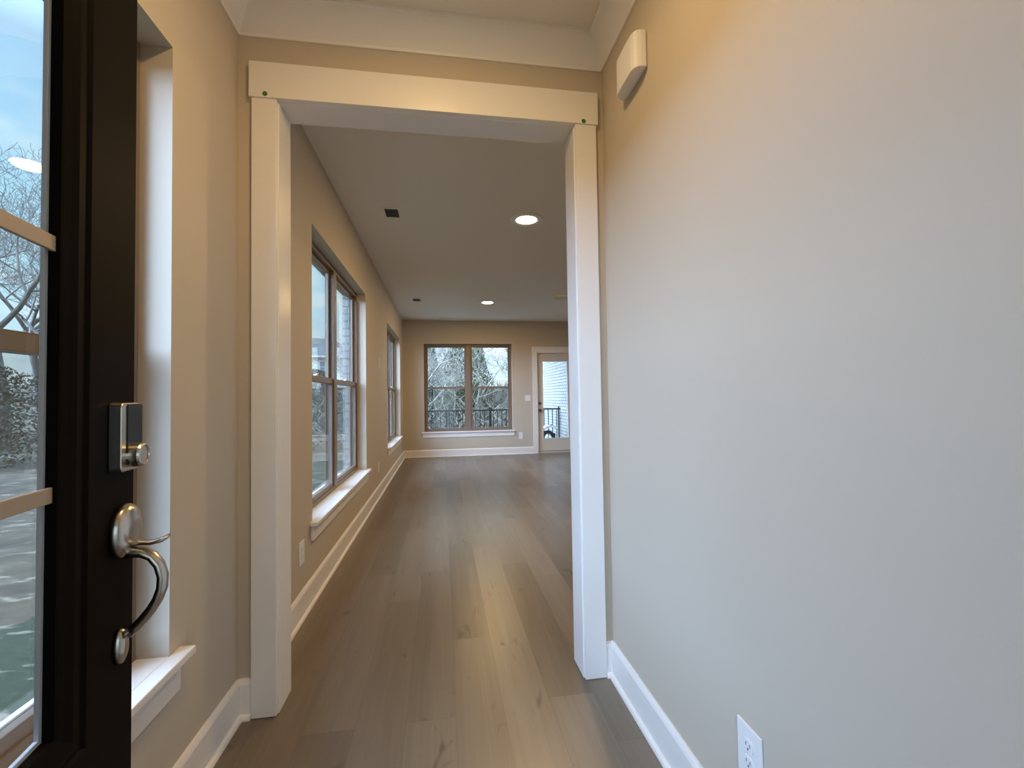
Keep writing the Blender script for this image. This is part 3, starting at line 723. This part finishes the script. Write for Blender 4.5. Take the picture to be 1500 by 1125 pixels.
# ceiling fan, only a blade tip shows past the casing
FX, FY, FZ = 2.06, 5.45, 2.42
r = root('ceiling_fan', (FX, FY, H), 'ceiling fan with one blade tip showing past the right casing', 'ceiling fan')
MB().lathe((FX, FY, H), (0, 0, -1), [(0.07, 0), (0.07, 0.03), (0.03, 0.06), (0.014, 0.065), (0.014, 0.20), (0.05, 0.21), (0.10, 0.24), (0.11, 0.30), (0.10, 0.36), (0.04, 0.38)], 32).build('motor', M['crown'], r, smooth=True)
for k in range(5):
    a = math.radians(184 + 72 * k)
    ux, uy = Vector((math.cos(a), math.sin(a), 0)), Vector((-math.sin(a), math.cos(a), 0))
    mb = MB(); o = Vector((FX, FY, FZ))
    vs = []; prof = [(0.14, 0.045), (0.22, 0.062), (0.45, 0.068), (0.60, 0.066), (0.655, 0.05), (0.668, 0.02)]
    for zz_ in (0, 0.007):
        for q, hw in prof: vs.append(o + ux * q - uy * hw + Vector((0, 0, zz_ - hw * 0.14)))
        for q, hw in reversed(prof): vs.append(o + ux * q + uy * hw + Vector((0, 0, zz_ + hw * 0.14)))
    n = len(vs) // 2
    mb.add(vs, [tuple(range(n)), tuple(range(2 * n - 1, n - 1, -1))] + [(i, (i + 1) % n, n + (i + 1) % n, n + i) for i in range(n)])
    mb.tube([o + ux * 0.09, o + ux * 0.2 + Vector((0, 0, 0.004))], [(0.02, 0.004), (0.03, 0.003)], 8)
    mb.build('blade', M['ceiling'], r)

# ------------------------------------------------------------------ outside: ground
def gz(x, y):
    z = -0.47
    d = math.hypot(max(0, -x - 13), 0)
    z += 0.03 * d
    if y > 14: z += 0.06 * (y - 14) if y < 60 else 2.76
    if x < -1.5 and y < 16: z += 0.0
    return min(z, 5.0)
mb = MB(); nx, ny = 90, 90
xs = [-90 + 130 * i / nx for i in range(nx + 1)]; ys = [-40 + 160 * j / ny for j in range(ny + 1)]
mb.v = [Vector((x, y, gz(x, y) + 0.06 * math.sin(x * 1.3 + y) * math.cos(y * 0.9) * (1 if (x < -2.5 or y > 13) else 0))) for y in ys for x in xs]
mb.f = [(j * (nx + 1) + i, j * (nx + 1) + i + 1, (j + 1) * (nx + 1) + i + 1, (j + 1) * (nx + 1) + i) for j in range(ny) for i in range(nx)]
o = mb.build('ground', M['yard'], loc=(0, 0, 0), smooth=True)
tag(o, 'rough yard of pale soil, rock and patchy grass outside', 'ground', kind='structure')

# back deck, railing, porch wall
o = MB().box((XOUT, YF + 0.226, -0.62), (2.95, 11.30, -0.06)).build('deck_slab', M['deck'])
tag(o, 'concrete back porch slab outside the far wall', 'porch floor', kind='structure')
o = MB().box((2.95, YF + 0.226, -0.7), (3.15, 14.2, 4.2)).build('wall_porch', M['whitebrick'], loc=(0, 0, 0))
tag(o, 'white painted brick wall seen through the back door glass', 'wall', kind='structure')
o = MB().box((1.75, YF + 0.227, 2.95), (2.949, 12.2, 3.1)).build('added_shade_roof', M['crown']); tag(o, 'unseen white slab added to shade the brick wall out back', 'added shade roof', kind='structure')  # unseen roof, added to shade the brick behind the back door glass
R_ = root('metal_railing', (1.0, 11.0, -0.06), 'black metal railing along the back porch edge', 'railing')
YR = 11.0
MB().box((-0.95, YR - 0.02, 0.835), (2.95, YR + 0.02, 0.872)).build('top_rail', M['iron'], R_, 0.004)
MB().box((-0.95, YR - 0.014, 0.03), (2.95, YR + 0.014, 0.058)).build('bottom_rail', M['iron'], R_, 0.003)
posts = [-0.93, 0.085, 1.158, 2.905]
for x in posts:
    k = MB().box((x - (0.032 if 1 < x < 2 else 0.013), YR - 0.03, -0.06), (x + (0.032 if 1 < x < 2 else 0.013), YR + 0.03, 0.92)).build('post', M['iron'], R_, 0.004)
k = 0
x = -0.93 + 0.108
while x < 2.9:
    if min(abs(x - p) for p in posts) > 0.05:
        MB().box((x - 0.009, YR - 0.009, 0.05), (x + 0.009, YR + 0.009, 0.84)).build('baluster', M['iron'], R_)
    x += 0.108
# wheeled cart standing on the porch
C_ = root('garden_cart', (2.42, 10.32, -0.06), 'white hooded cart with black wheel standing on the back porch', 'cart')
cx, cy, cz = 2.40, 10.30, 0.165
n = 20
mb = MB(); vs = []; fs = []
for k in range(n + 1):
    a = math.radians(185 - 130 * k / n); rr = 0.235 + 0.05 * k / n
    for dr in (0, 0.05):
        for y in (cy - 0.10, cy + 0.10): vs.append((cx + 0.09 + (rr + dr) * math.cos(a), y, cz - 0.02 + (rr * 1.1 + dr) * math.sin(a)))
for k in range(n):
    b = 4 * k
    fs += [(b, b + 1, b + 5, b + 4), (b + 2, b + 6, b + 7, b + 3), (b, b + 4, b + 6, b + 2), (b + 1, b + 3, b + 7, b + 5)]
fs += [(0, 2, 3, 1), (4 * n, 4 * n + 1, 4 * n + 3, 4 * n + 2)]
mb.add(vs, fs).build('hood', M['cartwhite'], C_, smooth=False)
mb = MB(); ring_pts = [(cx + 0.05 + 0.135 * math.cos(2 * math.pi * k / 24), cy, cz - 0.0 + 0.165 * math.sin(2 * math.pi * k / 24)) for k in range(25)]
mb.tube(ring_pts, 0.045, 10, caps=False).build('wheel', M['rubber'], C_, smooth=True)
mb = MB(); mb.tube([(cx + 0.02, cy - 0.02, 0.46), (cx + 0.10, cy - 0.02, 0.475), (cx + 0.16, cy - 0.02, 0.50)], 0.022, 10).build('handle', M['rubber'], C_, smooth=True)
mb = MB(); mb.box((cx + 0.18, cy - 0.06, -0.06), (cx + 0.22, cy + 0.06, 0.30)).build('stand', M['rubber'], C_, 0.004)

# ------------------------------------------------------------------ outside: plants
def tree_mesh(seed, height, r0, spread=0.55, levels=5, lean=0.0, twig=0.006):
    rnd = random.Random(seed)
    trunk, br = MB(), MB()
    def grow(mb, p, d, length, r, lvl):
        pts = [p.copy()]; rads = [r]; nseg = 5 if lvl < 3 else 4
        for k in range(nseg):
            d = (d + Vector((rnd.uniform(-1, 1), rnd.uniform(-1, 1), rnd.uniform(-0.4, 0.9))) * (0.10 + 0.07 * lvl)).normalized()
            p = p + d * (length / nseg); pts.append(p.copy()); rads.append(max(twig, r * (1 - 0.42 * (k + 1) / nseg)))
        mb.tube(pts, rads, 7 if lvl == 0 else (5 if lvl < 3 else 3), caps=False)
        if lvl >= levels: return
        for k in range(4 if lvl < 3 else 3):
            q = rnd.uniform(0.35, 1.0) if k else 1.0
            i = min(int(q * nseg), nseg - 1); f = q * nseg - i
            bp = pts[i].lerp(pts[i + 1], f)
            ax = Vector((rnd.uniform(-1, 1), rnd.uniform(-1, 1), rnd.uniform(-0.2, 0.6))).normalized()
            nd = (d * (1 - spread) + ax * spread * 1.25).normalized()
            grow(br, bp, nd, length * rnd.uniform(0.55, 0.8), max(twig, rads[i] * 0.62), lvl + 1)
    grow(trunk, Vector((0, 0, -0.3)), Vector((lean, 0, 1)).normalized(), height * 0.36, r0, 0)
    return trunk, br
def make_tree(seed, height, r0, label, group, mat, **kw):
    trunk, br = tree_mesh(seed, height, r0, **kw)
    r = root('bare_tree', (0, 0, 0), label, 'tree', group)
    trunk.build('trunk', M[mat], r, smooth=True); br.build('branches', M[mat], r, smooth=True)
    return r
def place(o, x, y, rz=0, sc=1.0, dz=0.0):
    o.location = (x, y, gz(x, y) - 0.05 + dz); o.rotation_euler = (0, 0, rz); o.scale = (sc, sc, sc); return o
def evergreen(seed, h, w, label, group, mat, cards=2600, cone=True, name='evergreen_bush', cat='bush', size=0.09):
    rnd = random.Random(seed); mb = MB()
    for _ in range(cards):
        t = rnd.random() ** (1.25 if cone else 0.9)
        prof = (1 - t) ** 0.75 if cone else math.sqrt(max(0.02, 1 - (t * 1.0) ** 2.2))
        a = rnd.uniform(0, 2 * math.pi); lump = 1 + 0.25 * math.sin(a * 3 + seed) + 0.18 * math.sin(t * 14 + a * 2)
        rr = w / 2 * prof * lump * math.sqrt(rnd.uniform(0.25, 1))
        c = Vector((rr * math.cos(a), rr * math.sin(a), 0.05 + t * h))
        d = Vector((rnd.uniform(-1, 1), rnd.uniform(-1, 1), rnd.uniform(-0.5, 1))).normalized(); e = d.cross(Vector((rnd.uniform(-1, 1), rnd.uniform(-1, 1), 0.3))).normalized()
        s = size * rnd.uniform(0.6, 1.4)
        mb.add([c - e * s * 0.35, c + d * s * 1.3, c + e * s * 0.35, c - d * s * 0.5], [(0, 1, 2, 3)])
    r = root(name, (0, 0, 0), label, cat, group)
    me = bpy.data.meshes.new('foliage'); me.from_pydata(mb.v, [], mb.f); me.materials.append(M[mat])
    f = bpy.data.objects.new('foliage', me); COL.objects.link(f); f.parent = r
    MB().tube([(0, 0, -0.2), (0, 0, h * 0.75)], [0.05 * h / 3, 0.01], 6).build('stem', M['bark'], r)
    return r
# trees seen through the front door glass and the entry window
T1 = make_tree(3, 9.5, 0.17, 'large bare tree seen through the front door glass', 'bare trees beyond the yard', 'bark', levels=6, spread=0.6, twig=0.005)
place(T1, -13.6, 16.3, 0.4, 1.3)
T = copy_tree(T1); T['label'] = 'bare tree standing farther back, seen through the front door glass'; place(T, -21.0, 27.0, 2.2, 1.45)
T = copy_tree(T1); T['label'] = 'slim bare tree past the door glass edge, beside the large bare tree'; place(T, -17.2, 22.2, 4.0, 1.2)
T = copy_tree(T1); T['label'] = 'bare tree behind the neighbouring house roof, through the twin window'; place(T, -4.1, 22.0, 5.0, 0.6)
J = evergreen(5, 2.7, 3.4, 'dense grey-green bush beyond the yard, seen through the front door glass', 'evergreen bushes beyond the yard', 'juniper', 9000, False, size=0.055)
place(J, -11.9, 13.4, 0, 1.0)
for x, y, s, rz, lab in ((-17.6, 18.6, 1.1, 1.0, 'rounded grey-green bush farther behind the soil yard'), (-9.6, 15.2, 0.95, 2.0, 'grey-green bush right of the dense bush beyond the yard'),
                         (-14.4, 12.2, 1.0, 3.0, 'grey-green bush left of the dense bush beyond the yard'),
                         (-6.9, 25.5, 0.95, 2.6, 'dark bush behind the lower pane of the twin side window'), (-4.3, 24.0, 0.9, 4.0, 'dark bush behind the lower right pane of the twin side window')):
    B_ = copy_tree(J); B_['label'] = lab; place(B_, x, y, rz, s)
# woods behind the house
W1 = make_tree(11, 8.0, 0.12, 'pale bare tree in the tangle behind the back railing', 'bare trees behind the back railing', 'palebark', levels=5, spread=0.62, twig=0.009)
W2 = make_tree(23, 7.0, 0.10, 'pale bare tree in the tangle behind the back railing', 'bare trees behind the back railing', 'palebark', levels=5, spread=0.7, lean=0.3, twig=0.009)
spots = [(-0.7, 16.8), (1.3, 19.0), (0.4, 22.5), (3.0, 21.5), (-2.0, 21.0), (2.4, 26.0), (-0.6, 27.0), (4.6, 27.5), (-3.4, 27.5), (1.2, 31.0)]
rnd = random.Random(9)
for i, (x, y) in enumerate(spots):
    src = W1 if i % 2 == 0 else W2
    o = src if i < 2 else copy_tree(src)
    place(o, x, y, rnd.uniform(0, 6.28), rnd.uniform(0.65, 1.0) * (0.55 if x > 1.5 else 1.0))
C1 = evergreen(8, 5.2, 2.6, 'tall green cedar among bare trees behind the far window', 'cedars behind the back railing', 'cedar', 4200, True, 'cedar_tree', 'tree', 0.10)
place(C1, 0.9, 22.0, 0, 1.0)
for x, y, s, lab in ((2.0, 25.5, 0.85, 'green cedar in the right half of the far window'), (-0.7, 25.0, 0.8, 'green cedar low in the left half of the far window'), (-2.3, 22.0, 0.9, 'green cedar beyond the left end of the back railing')):
    B_ = copy_tree(C1); B_['label'] = lab; place(B_, x, y, s * 3, s)
# brush along the slope: nobody could count its stems
rnd = random.Random(4); mb = MB()
for _ in range(3600):
    x = rnd.uniform(-6, 9); y = rnd.uniform(14.6, 36.0)
    b = Vector((x, y, gz(x, y) - 0.05)); d = Vector((rnd.uniform(-1.3, 1.3), rnd.uniform(-1.0, 1.0), 1)).normalized(); hgt = rnd.uniform(0.5, 2.4); k_ = rnd.uniform(0.5, 1.5)
    m1 = b + d * hgt * 0.5 + Vector((rnd.uniform(-.4, .4), rnd.uniform(-.3, .3), 0)); tp = b + d * hgt + Vector((rnd.uniform(-.5, .5), rnd.uniform(-.5, .5), -0.1))
    mb.tube([b, m1, tp], [k_ * 0.022, k_ * 0.016, k_ * 0.009], 3, caps=False)
me = bpy.data.meshes.new('undergrowth'); me.from_pydata(mb.v, [], mb.f); me.materials.append(M['brush'])
o = bpy.data.objects.new('undergrowth', me); COL.objects.link(o)
tag(o, 'tangle of dry brush stems on the slope behind the back railing', 'undergrowth', kind='stuff')

# ------------------------------------------------------------------ outside: neighbouring houses
def house(loc, rz, wx, wy, hw, hr, label):
    r = root('house', (0, 0, 0), label, 'house', 'neighbouring houses')
    MB().box((-wx / 2, -wy / 2, -1), (wx / 2, wy / 2, hw)).build('walls', M['siding'], r)
    e = 0.45
    MB().add([(-wx / 2 - e, -wy / 2 - e, hw), (wx / 2 + e, -wy / 2 - e, hw), (wx / 2 + e, wy / 2 + e, hw), (-wx / 2 - e, wy / 2 + e, hw), (-wx / 2 + wy * 0.45, 0, hw + hr), (wx / 2 - wy * 0.45, 0, hw + hr),
              ], [(0, 1, 2, 3), (0, 1, 5, 4), (1, 2, 5), (2, 3, 4, 5), (3, 0, 4)]).build('roof', M['roof'], r)
    MB().box((-wx / 2 - e, -wy / 2 - e - 0.04, hw - 0.18), (wx / 2 + e, -wy / 2 - e, hw + 0.02)).build('fascia', M['siding'], r)
    for i in range(4):
        for z in ((hw - 1.75, ) if hw < 4 else (hw - 1.75, hw - 4.4)):
            x = -wx / 2 + (i + 0.5) * wx / 4
            mb = MB(); y = -wy / 2
            f = fr(mb, x - 0.55, x + 0.55, z, z + 1.25, 0.08, y - 0.05, y - 0.005); mb.box((x - 0.04, y - 0.05, z + 0.08), (x + 0.04, y - 0.005, z + 1.17)); mb.box((x - 0.47, y - 0.05, z + 0.6), (x - 0.04, y - 0.005, z + 0.66)); mb.box((x + 0.04, y - 0.05, z + 0.6), (x + 0.47, y - 0.005, z + 0.66))
            wn = mb.build('window', M['siding'], r)
            MB().box((x - 0.5, y - 0.02, z + 0.05), (x + 0.5, y - 0.002, z + 1.2)).build('pane', M['houseglass'], wn)
    r.location = loc; r.rotation_euler = (0, 0, rz)
    return r
house((-14.2, 51.0, 0.0), 0.27, 11.0, 8.0, 5.55, 2.3, 'white house with dark roof seen through the upper twin side window')
house((-0.8, 75.0, 2.0), 0.15, 6.5, 6.0, 2.6, 1.3, 'pale house half hidden behind trees, left half of far window')
